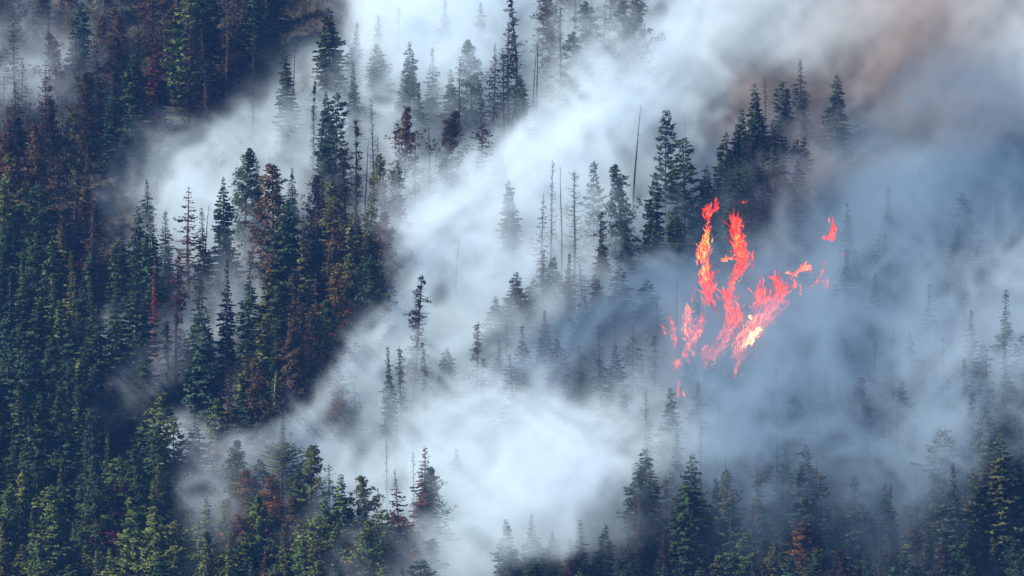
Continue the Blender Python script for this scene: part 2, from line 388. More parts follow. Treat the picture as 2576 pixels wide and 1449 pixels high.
#@@TREES@@
# (u, v) of the tip, height in m, kind, needle colour, width factor, landmark phrase
T = [
 # upper left, scorched stand
 (118,153,25,'sparse','dark brown',1.0,'brown spruce with upswept see-through branches'),
 (38,203,22,'spire','dark brown',1.1,None),
 (245,100,27,'spire','dark brown',1.1,None), (284,175,22,'spire','blue green',1.0,None),
 (333,110,27,'spruce','dark green',.85,'big columnar green spruce of the upper left stand'),
 (395,70,27,'spire','maroon',1.0,None), (205,0,27,'spruce','blue green',.9,None), (470,-60,30,'broad','green',1.1,'tall leafy green fir at the top edge'),
 (520,-90,28,'spruce','dark green',1.0,None), (570,15,25,'sparse','brown',1.0,None),(640,60,24,'snag','brown',1.0,None),
 (8,175,18,'pole','brown',1,None),(75,235,18,'pole','brown',1,None),(60,225,16,'pole','brown',1,None),(165,240,20,'pole','brown',1,None),
 (100,455,26,'broad','dark green',1.15,'broad green fir amid brown trees at the left edge'),
 (130,600,22,'spruce','green',.9,None),(152,470,20,'pole','brown',1,None),
 # first smoke band
 (717,88,24,'spire','dark green',.95,'slim lone fir above the first smoke band'), (739,125,18,'pole','brown',1,None),
 (823,14,24,'spruce','dark green',1.0,'dark spruce rising out of white smoke at the top'),
 (790,195,22,'tufted','charcoal',.5,None), (822,228,24,'spruce','blue green',.7,None), (840,226,25,'broad','blue green',.75,None),
 (616,370,24,'pine','dark green',1.0,None), (560,443,26,'spruce','blue green',.72,'even cone-shaped spruce standing in blue smoke'),
 (648,400,18,'spire','blue green',.9,None),(735,420,18,'spire','blue green',.8,None),
 (473,470,27,'sparse','maroon',1.15,'maroon spruce with raised side branches'), (510,520,25,'spire','charcoal',.9,None), (516,515,22,'pole','brown',1,None),
 (380,545,27,'spruce','dark green',.9,None), (345,515,26,'spruce','blue green',.8,None), (417,528,20,'spire','blue green',1.0,None),
 (303,565,26,'spruce','dark green',.85,None), (373,450,16,'spire','blue green',1.0,None),
 (685,412,30,'pine','brown',1.15,'tall clumpy brown pine on the smoke edge'), (722,487,33,'spruce','dark green',.95,'dense green spruce beside the clumpy brown pine'),
 (784,437,24,'pine','charcoal',.7,None), (813,430,27,'spire','dark brown',1.15,None), (572,648,28,'spire','charcoal',.80,'needle-thin dark fir against white smoke'),
 (627,628,29,'spire','dark green',1.0,None), (388,640,24,'spire','red',.45,'slender red-needled burnt tree'), (445,640,26,'tufted','maroon',1.0,'burnt maroon snag with shaggy hanging branches'),
 (500,690,26,'spire','dark green',1.15,None), (290,690,28,'spire','dark green',1.1,None), (350,640,32,'spire','dark green',1.35,None), (520,770,30,'spruce','blue green',1.0,None),
 (415,800,20,'tufted','dark green',1.0,None),
 # central ridge with bare trees
 (897,292,27,'tufted','dark brown',.8,None), (935,245,27,'snag','brown',.75,'fine-branched bare tree on the central ridge'), (915,355,24,'pole','brown',1,None),(950,330,24,'snag','brown',.55,None),
 (868,370,24,'tufted','dark brown',1.0,None), (1018,268,26,'pine','brown',.85,'scorched brown pine with bare tip on the ridge'), (1000,400,24,'spruce','olive',.75,None), (1048,345,20,'pole','brown',1,None), (1080,310,20,'snag','brown',.5,None),
 (930,480,26,'spruce','olive',.95,None), (895,520,26,'spruce','olive',1.0,None), (965,385,22,'pine','olive',.8,None), (850,560,26,'pine','brown',1.0,None), (915,590,24,'broad','brown',.8,None),
 (800,560,25,'spruce','dark green',1.0,None),(765,600,26,'spruce','olive',.9,None),(845,690,22,'pine','rust',1.0,'rust brown pine at the foot of the central ridge'),
 # top centre
 (1300,-5,27,'tufted','charcoal',1.0,'tallest burnt tree at the top edge, bare on its right'), (1278,60,25,'spruce','dark brown',.8,None), (1247,105,22,'spruce','dark brown',.8,None), (1268,120,24,'snag','brown',1.1,None),
 (1310,190,18,'spruce','dark green',.8,None), (1188,98,24,'pine','blue green',.9,None), (1158,143,26,'snag','brown',1.1,'bare tree with fine upcurved branches near the top'), (1132,172,20,'spruce','blue green',.7,None),
 (1030,103,25,'spruce','blue green',.75,'pale blue spruce isolated in the top smoke'), (1089,118,22,'spire','blue green',1.0,None), (1056,205,20,'spire','blue green',.9,None), (953,35,14,'spire','blue green',1.0,None),
 (1352,70,22,'pole','brown',1,None), (1340,108,18,'pole','brown',1,None), (1410,15,25,'snag','brown',1.1,None), (1385,30,20,'broad','dark brown',.6,None), (1388,-30,24,'pine','dark brown',.9,None),
 (1120,280,22,'pine','dark brown',.9,None), (1210,230,24,'spruce','dark brown',.8,None),
 (893,55,16,'spire','blue green',1,None),
 # centre
 (1022,560,13,'pine','rust',1.0,'small rust pine half lost in smoke'), (1280,450,20,'spruce','blue green',.7,None), (1145,600,14,'pole','brown',1,None),
 (1386,400,29,'snag','brown',.75,'tallest bare tree of the smoky centre'), (1410,418,26,'pole','brown',1,None), (1445,428,29,'snag','brown',1.3,'bushy bare tree with curving twigs in the centre'),
 (1362,485,24,'spruce','dark brown',.7,None), (1490,400,24,'broad','blue green',.6,None), (1566,415,26,'pine','blue green',.9,None), (1597,262,27,'pole','brown',1,'thin pale pole of a tree in bright smoke'),
 (1677,270,26,'broad','blue green',.7,None), (1647,430,26,'spruce','dark green',.75,None), (1724,345,27,'broad','dark green',1.05,'broad dark fir left of the brown smoke'), (1724,285,8,'pole','brown',1,None),
 (1778,412,20,'spruce','dark green',.8,None), (1698,520,20,'spruce','dark green',.95,None), (1575,548,19,'spire','charcoal',1.1,'narrow black fir beside the bare trees'), (1505,530,24,'tufted','charcoal',1.0,None), (1516,600,18,'spruce','charcoal',.8,None),
 (1388,645,16,'spruce','charcoal',1.0,None), (1362,620,20,'tufted','dark brown',.8,None),(1470,660,16,'spruce','dark brown',.9,None),(1340,700,14,'spruce','charcoal',1.0,None),(1425,720,14,'spruce','charcoal',1.0,None),
 (1500,700,16,'spruce','charcoal',1.1,None),
 # trees in front of the fire
 (1901,207,25,'spruce','dark green',.8,None), (1862,270,24,'spruce','dark green',.8,None), (1962,200,20,'broad','blue green',.7,None), (1978,225,18,'spruce','dark green',.7,'small dark spruce left of the grey plume'),
 (2018,148,20,'spire','blue green',1.1,None), (2018,278,16,'spire','dark green',.9,None), (1822,330,24,'spruce','dark green',.8,None), (1925,185,18,'snag','brown',1,None), (2105,185,22,'spruce','blue green',.9,None), (2260,125,18,'pole','brown',1,None),
 (1757,715,16,'spire','charcoal',.9,'thin black fir in front of the flames'), (1890,870,9,'spruce','charcoal',1.0,None), (1703,700,20,'pole','brown',1,None), (1790,900,12,'spruce','charcoal',1.0,None), (1735,890,12,'spruce','charcoal',.9,None),(1830,930,12,'spruce','charcoal',.9,None),
 # lower centre
 (1061,690,25,'tufted','charcoal',1.1,'leaning burnt tree alone in the white smoke'), (975,868,22,'spire','blue green',.8,None), (1010,870,18,'tufted','dark brown',.8,None), (1073,860,16,'tufted','dark brown',.8,None), (1125,872,14,'spruce','blue green',.9,None),
 (893,960,14,'spruce','brown',.9,None), (806,915,17,'pine','brown',.62,'slim brown pine of the lower smoke band'), (850,932,17,'pine','brown',.85,None),
 (973,1108,16,'snag','brown',.45,'bare pole-like tree above the lower pines'), (1040,1135,20,'snag','brown',.5,None), (1066,1120,24,'spire','maroon',1.2,'sharp dark maroon-tinged fir at lower centre'), (1088,1172,20,'pine','blue green',.85,None),
 (1148,1127,11,'spire','dark green',1.3,'small lone fir left of the big white plume'), (1005,1180,22,'spruce','brown',.75,None), (925,1195,24,'pine','olive',1.0,'rounded olive pine at lower centre'),
 (708,1025,22,'spire','charcoal',.55,None), (705,1090,22,'larch','olive',1.0,'round-topped larch below a thin spike'), (590,1105,24,'pine','dark green',.9,'dark clumpy pine left of the rust trees'),
 (627,1180,20,'pine','rust',1.1,'brightest rust pine of the lower group'), (672,1195,20,'pine','rust',1.0,None), (650,1150,22,'broad','blue green',.7,None), (645,1300,16,'pine','rust',1.1,None), (693,1250,18,'pine','rust',1.0,None),
 (750,1170,22,'broad','dark green',.75,None), (790,1120,24,'pine','olive',1.0,None), (825,1165,20,'snag','brown',1.1,None), (855,1190,26,'spruce','green',.9,None), (815,1240,22,'broad','green',.75,None),
 (880,1230,18,'tufted','charcoal',.6,None), (960,1270,22,'broad','green',.8,None), (1000,1290,18,'pine','rust',1.0,None), (1040,1300,16,'pine','rust',.9,None),
 (1087,1355,14,'pine','blue green',.9,'pale pine at the edge of the white plume'), (985,1380,14,'pine','yellow green',.9,None), (1020,1375,12,'pine','blue green',.9,None),
 (865,1330,18,'spire','blue green',1.2,None),
 # lower left
 (290,1212,20,'pine','maroon',1.25,'maroon-needled tree in the green lower left'), (140,1270,24,'spruce','green',1.05,'large grey-green spruce at the lower left'), (350,1250,20,'pine','yellow green',.9,None), (357,1248,8,'spire','red',.9,'small red-topped sapling beside yellow-green pines'),
 (133,930,9,'spruce','red',1.0,'bright red-needled young tree in dark forest'), (400,1290,20,'pine','yellow green',1.0,None), (440,1310,18,'pine','yellow green',1.1,None), (520,1250,22,'spruce','green',.85,None), (480,1280,16,'pine','yellow green',.9,None),
 (330,1330,16,'pine','yellow green',1.1,None), (560,1280,20,'spruce','olive',.8,None), (300,1140,24,'broad','green',1.0,None), (395,980,28,'broad','green',.95,None), (440,1040,26,'broad','olive',.95,None), (575,940,28,'spire','brown',1.5,None),
 (688,930,18,'pole','brown',1.0,'thin grey-white dead pole by the lower smoke band'), (660,900,26,'pine','brown',1.0,None), (620,870,26,'spruce','olive',.85,None),(730,800,26,'pine','brown',.95,None),(700,700,26,'spruce','dark green',.95,None),
 (600,1400,12,'broad','blue green',.9,None),(660,1330,16,'spruce','blue green',.9,None),
 (478,1265,7,'spruce','blue green',1.2,None),
 # lower right
 (1278,1305,19,'spruce','blue green',.85,'bluish spruce standing at the foot of the white plume'), (1300,1400,10,'pine','green',1.2,None), (1338,1290,16,'spire','blue green',1.1,None), (1362,1360,14,'pine','dark green',.9,None), (1390,1335,14,'spruce','dark green',.75,None),
 (1433,1352,16,'spire','maroon',1.4,None), (1460,1305,18,'spire','blue green',1.3,None), (1463,1365,14,'spire','dark green',1.3,None), (1495,1395,12,'spire','dark green',1.3,None), (1520,1320,16,'spruce','blue green',.75,None), (1580,1345,14,'spire','dark green',1.35,'neat narrow fir at the bottom edge'),
 (1625,1125,23,'spruce','blue green',1.1,'big smoke-faded spruce at lower right centre'), (1605,1160,22,'spruce','blue green',.9,None), (1670,1315,18,'spruce','dark brown',.75,None), (1733,1140,28,'spruce','dark green',.95,'tall clear green spruce of the lower right'),
 (1832,1180,20,'pine','olive',.9,None), (1800,1200,18,'spire','dark green',1.2,None), (1817,1310,14,'pine','olive',1.1,None), (1870,1330,14,'pine','green',1.1,None), (1765,1190,20,'spire','olive',1.2,None),
 (2028,1115,27,'spruce','blue green',1.0,'tall hazy twin-crowned spruce'), (2050,1160,24,'sparse','dark green',1.1,None), (2165,950,24,'pine','dark brown',.9,'sparse hazy pine on the right slope'), (2255,1010,24,'snag','brown',.9,None), (2228,1060,20,'pole','brown',1,None),
 (2228,1210,20,'spire','dark green',1.1,'very slim twin-tipped blue-green fir'), (2237,1216,19,'spire','dark green',.9,None), (2248,1290,14,'spire','dark green',1.1,None), (2150,1190,22,'spire','blue green',1.5,None), (2172,1230,20,'spruce','dark brown',.8,None),
 (2095,1262,18,'spruce','dark brown',.8,None), (2118,1275,16,'spruce','dark green',.8,None), (2025,1310,15,'pine','rust',1.1,'rust orange tree at the bottom right'), (2000,1300,15,'spruce','brown',.9,None), (1970,1305,14,'spire','dark green',1.3,None), (1982,1300,14,'spire','dark green',1.2,None), (2025,1230,18,'spruce','olive',.7,None),
 (2368,1072,27,'broad','olive',1.05,'large open-crowned olive fir at the right'), (2440,980,28,'spire','dark green',1.3,None), (2425,1110,22,'spire','dark green',1.2,None), (2480,1020,30,'spruce','olive',.9,None), (2475,930,26,'spruce','dark green',.9,None), (2535,935,26,'spruce','olive',1.0,'tallest hazy spruce at the right edge'),
 (2525,1090,30,'spruce','olive',1.0,None), (2311,1305,16,'spruce','dark brown',1.0,None), (2285,1308,16,'spruce','olive',.8,None), (2450,1170,24,'spruce','olive',.9,None), (2560,1150,24,'spruce','dark green',.9,None), (2385,1240,20,'spire','blue green',1.2,None),
 (2385,950,18,'spire','blue green',1.3,None), (2300,1010,16,'spire','blue green',1.2,None), (1955,1050,22,'pole','brown',1,None), (1960,1045,20,'pole','brown',1,None), (2080,930,22,'spruce','dark brown',.8,None), (2110,960,20,'spruce','blue green',.8,None),
]
for r in T:
    u, v, h, k, c, wd, mk = r
    ln = -.06 if mk and 'leaning' in mk else 0.
    tree(u, v, h, k, c, wd, mk, lean=-ln, bark=PALE if mk and 'grey-white' in mk else None)

def inpoly(x, y, P):
    c = False; n = len(P)
    for i in range(n):
        x1, y1 = P[i]; x2, y2 = P[(i + 1) % n]
        if (y1 > y) != (y2 > y) and x < (x2 - x1) * (y - y1) / (y2 - y1) + x1: c = not c
    return c
def fill(n, P, du, dv, kinds, cols, hr, region, seed, wr=(.8, 1.15)):
    r = random.Random(seed); xs = [p[0] for p in P]; ys = [p[1] for p in P]; k = 0; tries = 0
    pts = []
    while k < n and tries < n * 400:
        tries += 1
        u = r.uniform(min(xs), max(xs)); v = r.uniform(min(ys), max(ys))
        if not inpoly(u, v, P): continue
        f = 1.0 if tries < n * 250 else .8
        if any(((u - t['u']) / (du * f)) ** 2 + ((v - t['v']) / (dv * f)) ** 2 < 1 for t in TREES): continue
        kd = r.choices(list(kinds), kinds.values())[0]; c = r.choices(list(cols), cols.values())[0]
        tree(u, v, r.uniform(*hr), kd, c, r.uniform(*wr), group=region); k += 1
    return k
G = [
 (30, [(-60,1150),(300,1180),(430,1200),(400,1290),(560,1330),(560,1490),(-60,1490)], 42, 58,
   {'spruce':5,'spire':2,'broad':1.2,'pine':3}, {'green':5,'yellow green':4,'dark green':2,'olive':2.5}, (18,25), 'sunlit trees at the lower left edge', 14),
 (56, [(-60,420),(90,430),(240,640),(250,860),(225,1000),(420,1060),(560,960),(620,980),(500,1060),(430,1130),(430,1200),(-60,1150)], 42, 60,
   {'spruce':5,'spire':5,'broad':1.2,'pine':1.6}, {'dark green':6,'green':3.5,'blue green':3,'olive':2,'brown':.5}, (20,28), 'trees of the dense green stand at lower left', 1),
 (58, [(-60,-260),(700,-260),(760,-120),(660,-20),(560,80),(430,170),(290,230),(250,420),(240,560),(-60,420)], 40, 60,
   {'spruce':3,'pine':4,'spire':2,'snag':2.2,'tufted':1.2,'sparse':1,'broad':.8}, {'brown':7,'dark brown':6,'dark green':1.4,'olive':1,'maroon':.6}, (20,27), 'trees of the scorched brown stand at upper left', 2),
 (22, [(690,560),(860,440),(985,470),(950,640),(860,760),(760,860),(660,820)], 34, 50,
   {'spruce':4,'pine':3,'spire':2}, {'dark green':2,'olive':3,'brown':4,'dark brown':1}, (20,25), 'trees packed along the central ridge', 3),
 (50, [(540,1260),(640,1210),(760,1210),(860,1260),(1010,1280),(1060,1400),(1060,1480),(480,1480)], 36, 48,
   {'pine':5,'spruce':4,'spire':1.5,'broad':1.5}, {'green':5,'yellow green':4,'olive':3,'rust':1.2,'blue green':1.5,'brown':.6}, (16,22), 'trees crowding the bottom edge at left of centre', 4),
 (74, [(1260,1440),(1400,1370),(1600,1330),(1700,1280),(2000,1330),(2200,1290),(2400,1230),(2480,1130),(2640,1080),(2640,1490),(1260,1490)], 27, 38,
   {'spruce':5,'spire':3,'pine':2.5}, {'dark green':5,'olive':2,'blue green':3,'dark brown':1}, (12,19), 'trees along the bottom edge at right', 5),
 (16, [(2400,860),(2640,780),(2640,1100),(2480,1130),(2400,1180)], 40, 55,
   {'spruce':5,'spire':3,'pine':1}, {'dark green':4,'olive':4,'blue green':2}, (22,28), 'hazy trees climbing the right edge', 9),
 (40, [(1600,1230),(1620,960),(1900,930),(2100,830),(2400,800),(2420,1180),(2200,1230),(1900,1280)], 52, 70,
   {'spruce':3,'spire':3,'pine':2,'snag':5,'pole':2}, {'dark brown':3,'blue green':3,'dark green':2,'brown':2}, (16,23), 'smoke-veiled trees on the right slope', 6),
 (26, [(1180,800),(1320,640),(1620,620),(1700,720),(1640,900),(1350,900),(1200,900)], 40, 60,
   {'spruce':4,'snag':3,'tufted':2,'spire':1}, {'charcoal':3,'dark brown':3,'dark green':2}, (14,20), 'dark smoke-veiled trees in the centre', 7),
 (16, [(1380,-160),(1620,-160),(1600,40),(1400,90)], 32, 45,
   {'pine':3,'snag':3,'spruce':2}, {'dark brown':3,'blue green':2,'charcoal':1}, (20,25), 'smoke-veiled trees on the top edge', 8),
 (24, [(1810,340),(1870,280),(1990,300),(2040,340),(2000,460),(1830,480)], 22, 32,
   {'spruce':4,'spire':2}, {'dark green':1,'charcoal':3}, (21,25), 'dark trees above the flames', 10),
 (6, [(860,20),(1250,-40),(1250,60),(1100,240),(880,160)], 50, 60,
   {'spire':3,'spruce':2,'snag':2}, {'blue green':3,'dark brown':1}, (16,20), 'faint trees in the top smoke', 12),
 (14, [(2050,420),(2640,420),(2640,800),(2150,800)], 80, 90,
   {'spruce':3,'spire':3,'pine':1}, {'blue green':3,'dark green':2}, (20,26), 'trees almost hidden in the grey plume', 13),
]
NO_FILL = False
for g in G: fill(*g)

# ------------------------------------------------------------------ undergrowth
def build_undergrowth():
    rng = np.random.RandomState(21); n = 24000
    y = rng.uniform(680, 930, n); x = rng.uniform(-1, 1, n) * (y * HALF + 12)
    kp = vnoise2(x, y, 14) + vnoise2(x, y, 5) * .6 > -.12; x = x[kp]; y = y[kp]
    z = ground_z(x, y); P = np.stack([x, y, z + .3], -1)
    V, F = clumps(rng, P, rng.uniform(.5, 1.5, len(P)), 6, .16, 1.0)
    o = obj('undergrowth', mesh_from('undergrowth', V, F), foliage_mat('undergrowth_leaves', (.014, .018, .009), (.046, .048, .022), (.040, .020, .012), .3))
    o['kind'] = 'stuff'; o['label'] = 'low scrub and young growth covering the forest floor'
build_undergrowth()

# ------------------------------------------------------------------ fallen and leaning trunks
def log(name, pts, r, mat, label):
    P = np.array([at(u, v, h) for u, v, h in pts])[None]
    t = np.linspace(0, 1, 9); k = np.linspace(0, 1, len(pts)); Q = np.stack([np.interp(t, k, P[0, :, i]) for i in range(3)], -1)[None]
    o = obj(name, mesh_from(name, *tubes(Q, (r * (1 - .7 * t))[None], 8)), mat)
    o['category'] = 'log'; o['label'] = label; return o
log('leaning_trunk', [(340, 1200, 11.0), (362, 1180, 12.2), (374, 1150, 13.4)], .22, PALE, 'pale bowed broken trunk leaning among green firs at lower left')
log('fallen_log', [(182, 1300, 2.0), (198, 1312, 1.2), (214, 1318, .6)], .28, PALE, 'short pale fallen log in the dark gap beside the grey-green spruce')

# ------------------------------------------------------------------ flames
def flame_mat(name, c1, c2, s1, s2, thr):
    m = bpy.data.materials.new(name); m.use_nodes = True; t = m.node_tree; t.nodes.clear()
    tc = N(t, 'ShaderNodeTexCoord'); no = N(t, 'ShaderNodeTexNoise'); no.inputs['Scale'].default_value = .9; no.inputs['Detail'].default_value = 4
    geo = N(t, 'ShaderNodeNewGeometry')
    t.links.new(tc.outputs['Object'], no.inputs['Vector'])
    ad = N(t, 'ShaderNodeMath', operation='MULTIPLY_ADD'); ad.inputs[1].default_value = .5; t.links.new(geo.outputs['Random Per Island'], ad.inputs[0]); t.links.new(no.outputs[0], ad.inputs[2])
    r = N(t, 'ShaderNodeMapRange'); r.inputs['From Min'].default_value = .5; r.inputs['From Max'].default_value = 1.0
    t.links.new(ad.outputs[0], r.inputs[0])
    mix = N(t, 'ShaderNodeMix', data_type='RGBA'); mix.inputs['A'].default_value = (*c1, 1); mix.inputs['B'].default_value = (*c2, 1); t.links.new(r.outputs[0], mix.inputs['Factor'])
    st = N(t, 'ShaderNodeMapRange'); st.inputs['To Min'].default_value = s1; st.inputs['To Max'].default_value = s2; t.links.new(r.outputs[0], st.inputs[0])
    em = N(t, 'ShaderNodeEmission'); t.links.new(mix.outputs['Result'], em.inputs[0]); t.links.new(st.outputs[0], em.inputs[1])
    lw = N(t, 'ShaderNodeLayerWeight'); lw.inputs[0].default_value = .5
    al = N(t, 'ShaderNodeMapRange'); al.inputs['From Min'].default_value = .05; al.inputs['From Max'].default_value = .85; al.inputs['To Min'].default_value = thr; al.inputs['To Max'].default_value = 0
    t.links.new(lw.outputs['Facing'], al.inputs[0])
    tp = N(t, 'ShaderNodeBsdfTransparent'); ms = N(t, 'ShaderNodeMixShader')
    t.links.new(al.outputs[0], ms.inputs[0]); t.links.new(tp.outputs[0], ms.inputs[1]); t.links.new(em.outputs[0], ms.inputs[2])
    out = N(t, 'ShaderNodeOutputMaterial'); t.links.new(ms.outputs[0], out.inputs[0])
    m.cycles.emission_sampling = 'NONE'
    return m
FM = {'red': flame_mat('flame_red', (.85, .012, .022), (1.0, .085, .035), .3, 1.5, .5),
      'orange': flame_mat('flame_orange', (1.0, .03, .022), (1.0, .20, .04), .5, 2.5, .6),
      'core': flame_mat('flame_core', (1.0, .16, .03), (1.0, .50, .14), 2.5, 8.0, .85)}
def flame(strokes, vb, label, seed, dens=1.0):
    """strokes: (colour, [(px, py, width)...]) drawn out from the burning ground seen at height vb"""
    rng = np.random.RandomState(seed); Vs, Fs, Ms, off = [], [], [], 0
    c0 = strokes[0][1][0]; ub = 1610 + c0[0] * .3887
    bx, by, bz = at(ub, vb, 0); by -= 8.0
    for colour, pts in strokes:
        pts = np.array(pts, float); seg = np.hypot(*np.diff(pts[:, :2], axis=0).T); cum = np.concatenate([[0], np.cumsum(seg)])
        area = float(np.sum(seg * (pts[1:, 2] + pts[:-1, 2]) / 2)); n = max(int(area / 62 * dens * (3 if colour == 'core' else 1)), 6)
        s = rng.rand(n) * cum[-1]
        cx, cyy, wd = (np.interp(s, cum, pts[:, i]) for i in range(3))
        dx = np.interp(s, cum, np.gradient(pts[:, 0], cum)); dz = -np.interp(s, cum, np.gradient(pts[:, 1], cum))
        # swirl
        q = rng.normal(size=n) * .36
        ox = q * wd * .8; oz = rng.normal(size=n) * wd * .25
        u = 1610 + (cx + ox) * .3887; v = 469.6 + (cyy - oz) * .3887
        hole = vnoise2(u * 1.0 + v * .5, v * .55, 11) + vnoise2(u, v, 5) * .5; d = by + rng.normal(size=n) * .8 * np.clip(wd / 60, .4, 2)
        kp = (hole > -.20) | (colour == 'core') | (n < 12); u, v, d, wd, dx, dz = (q_[kp] for q_ in (u, v, d, wd, dx, dz)); n = len(u)
        X = (u - 1288) / 1288 * HALF * d; Z = (724.5 - v) / 1288 * HALF * d
        L = rng.gamma(3., .27, n) * np.clip(wd / 45, .45, 1.4); R = L * rng.uniform(.045, .10, n) + .035
        D = norm(np.stack([dx, rng.normal(size=n) * .25, np.abs(dz) * .7 + .55], -1) + rng.normal(size=(n, 3)) * .42)
        t = np.linspace(0, 1, 6)[None, :, None]; side = norm(rng.normal(size=(n, 3)))[:, None]
        P = np.stack([X, d, Z], -1)[:, None] + D[:, None] * t * L[:, None, None] + side * np.sin(t * 5 + rng.rand(n)[:, None, None] * 6) * (L * .14)[:, None, None]
        prof = np.array([.25, .9, 1.0, .75, .4, .03])[None] * R[:, None]
        V, F = tubes(P - np.array([bx, by, bz]), prof, 5)
        Vs.append(V); Fs.append(F + off); off += len(V); Ms.append(np.full(len(F), ('red', 'orange', 'core').index(colour)))
    me = mesh_from('flame', np.concatenate(Vs), np.concatenate(Fs))
    for k in ('red', 'orange', 'core'): me.materials.append(FM[k])
    me.polygons.foreach_set('material_index', np.concatenate(Ms).astype(np.int32)); me.polygons.foreach_set('use_smooth', np.ones(len(me.polygons), bool))
    o = bpy.data.objects.new('flame', me); col.objects.link(o); o.location = (bx, by, bz)
    o['category'] = 'flame'; o['label'] = label; o['group'] = 'flames of the burning trees'
    return o
flame([('orange', [(420,640,50),(425,560,60),(395,480,66),(425,390,48),(436,290,26)]), ('red', [(430,760,70),(440,650,70),(430,540,50)]), ('red', [(436,290,24),(445,230,50),(425,150,40),(490,150,30),(492,80,18)])], 900,
      'tall narrow torch of orange flame at the left of the fire', 1, 1.5)
flame([('red', [(600,690,24),(590,630,40),(650,560,70),(690,500,90),(650,440,90),(640,330,70),(620,210,55)]), ('orange', [(700,440,30),(610,460,36),(530,485,16)]), ('orange', [(585,650,24),(620,590,22)]), ('orange', [(640,400,40),(630,320,30)])], 880,
      'tall pink-red flame with a spur pointing left, right of the narrow torch', 2, 1.2)
flame([('red', [(440,1190,40),(430,1110,60),(500,1060,70),(570,960,80),(620,860,110),(600,760,110),(560,700,60)]), ('orange', [(440,1180,30),(500,1090,40),(560,1000,36),(610,920,24)]), ('orange', [(400,1070,36),(430,1030,30)])], 930,
      'long red flame slanting up right from the foot of the fire', 3, 1.1)
flame([('red', [(640,1130,50),(680,1000,90),(780,880,110),(860,760,130),(920,700,70),(880,610,50)]), ('red', [(760,780,80),(790,680,60)]), ('orange', [(600,1110,30),(650,1030,60),(700,930,80),(790,870,60),(850,790,40)]), ('core', [(650,1060,20),(720,960,44),(770,930,30)]), ('core', [(715,1030,18),(740,970,26)]), ('core', [(700,840,16),(720,860,16)])], 930,
      'brightest flame with a yellow core at the middle of the fire', 4, 1.25)
flame([('orange', [(300,980,46),(300,900,46),(310,800,36)]), ('orange', [(340,1100,40),(340,1010,46),(390,950,40),(405,890,30)]), ('red', [(300,1080,50),(330,990,50),(400,850,40)])], 930,
      'broken orange flame low on the left side of the fire', 5, 1.0)
flame([('red', [(240,1190,60),(235,1090,26),(215,950,40),(190,850,26)]), ('red', [(170,960,20),(130,880,16)]), ('orange', [(270,1170,40),(230,1140,26)]), ('red', [(340,1170,40),(290,1090,40)])], 940,
      'ragged thin flames at the far left edge of the fire', 6, .9)
flame([('orange', [(290,1360,24),(280,1335,16)]), ('red', [(245,1370,14),(250,1260,22)])], 1000, 'two little ground flames below the rest of the fire', 7, 1.6)
flame([('orange', [(610,1245,16),(620,1185,26),(640,1110,20)]), ('orange', [(650,1228,16),(665,1215,12)]), ('red', [(745,1110,14),(752,1095,14)]), ('orange', [(745,1108,12),(750,1100,10)])], 960, 'small scattered flames under the yellow-cored flame', 8, 1.5)
flame([('red', [(430,1250,16),(440,1180,20)]), ('orange', [(490,1240,18),(495,1180,18)]), ('red', [(590,1290,16),(585,1270,16)])], 970, 'small broken flames at the foot of the slanting red flame', 9, 1.3)
flame([('orange', [(940,560,20),(1000,575,26),(1040,540,34),(1075,520,34),(1105,565,30)]), ('red', [(1050,690,40),(1000,640,46),(1020,590,50)]), ('red', [(1075,665,18),(1130,630,20)])], 900,
      'curled orange-red flame out to the right of the fire', 10, 1.3)
flame([('red', [(1215,660,44),(1190,600,34)]), ('red', [(1130,640,14),(1180,560,18),(1190,490,30)])], 900, 'thin forked red flame beyond the curled one', 11, .9)
flame([('red', [(1180,340,24),(1235,340,60),(1240,270,50)]), ('red', [(1300,460,24),(1320,440,12)])], 860, 'dim red flame glowing alone through grey smoke, farthest right', 12, .8)
flame([('red', [(840,900,20),(865,880,24)]), ('red', [(810,1060,20),(820,1030,16)])], 930, 'faint small flame right of the yellow-cored flame', 13, .8)
flame([('red', [(640,105,18),(690,100,24)])], 860, 'dim red wisp of flame above the tall pink-red one', 14, .7)
flame([('orange', [(-3536,522,14),(-3540,526,14)])], 700, 'tiny orange spot fire amid dark firs on the left', 15, 6)

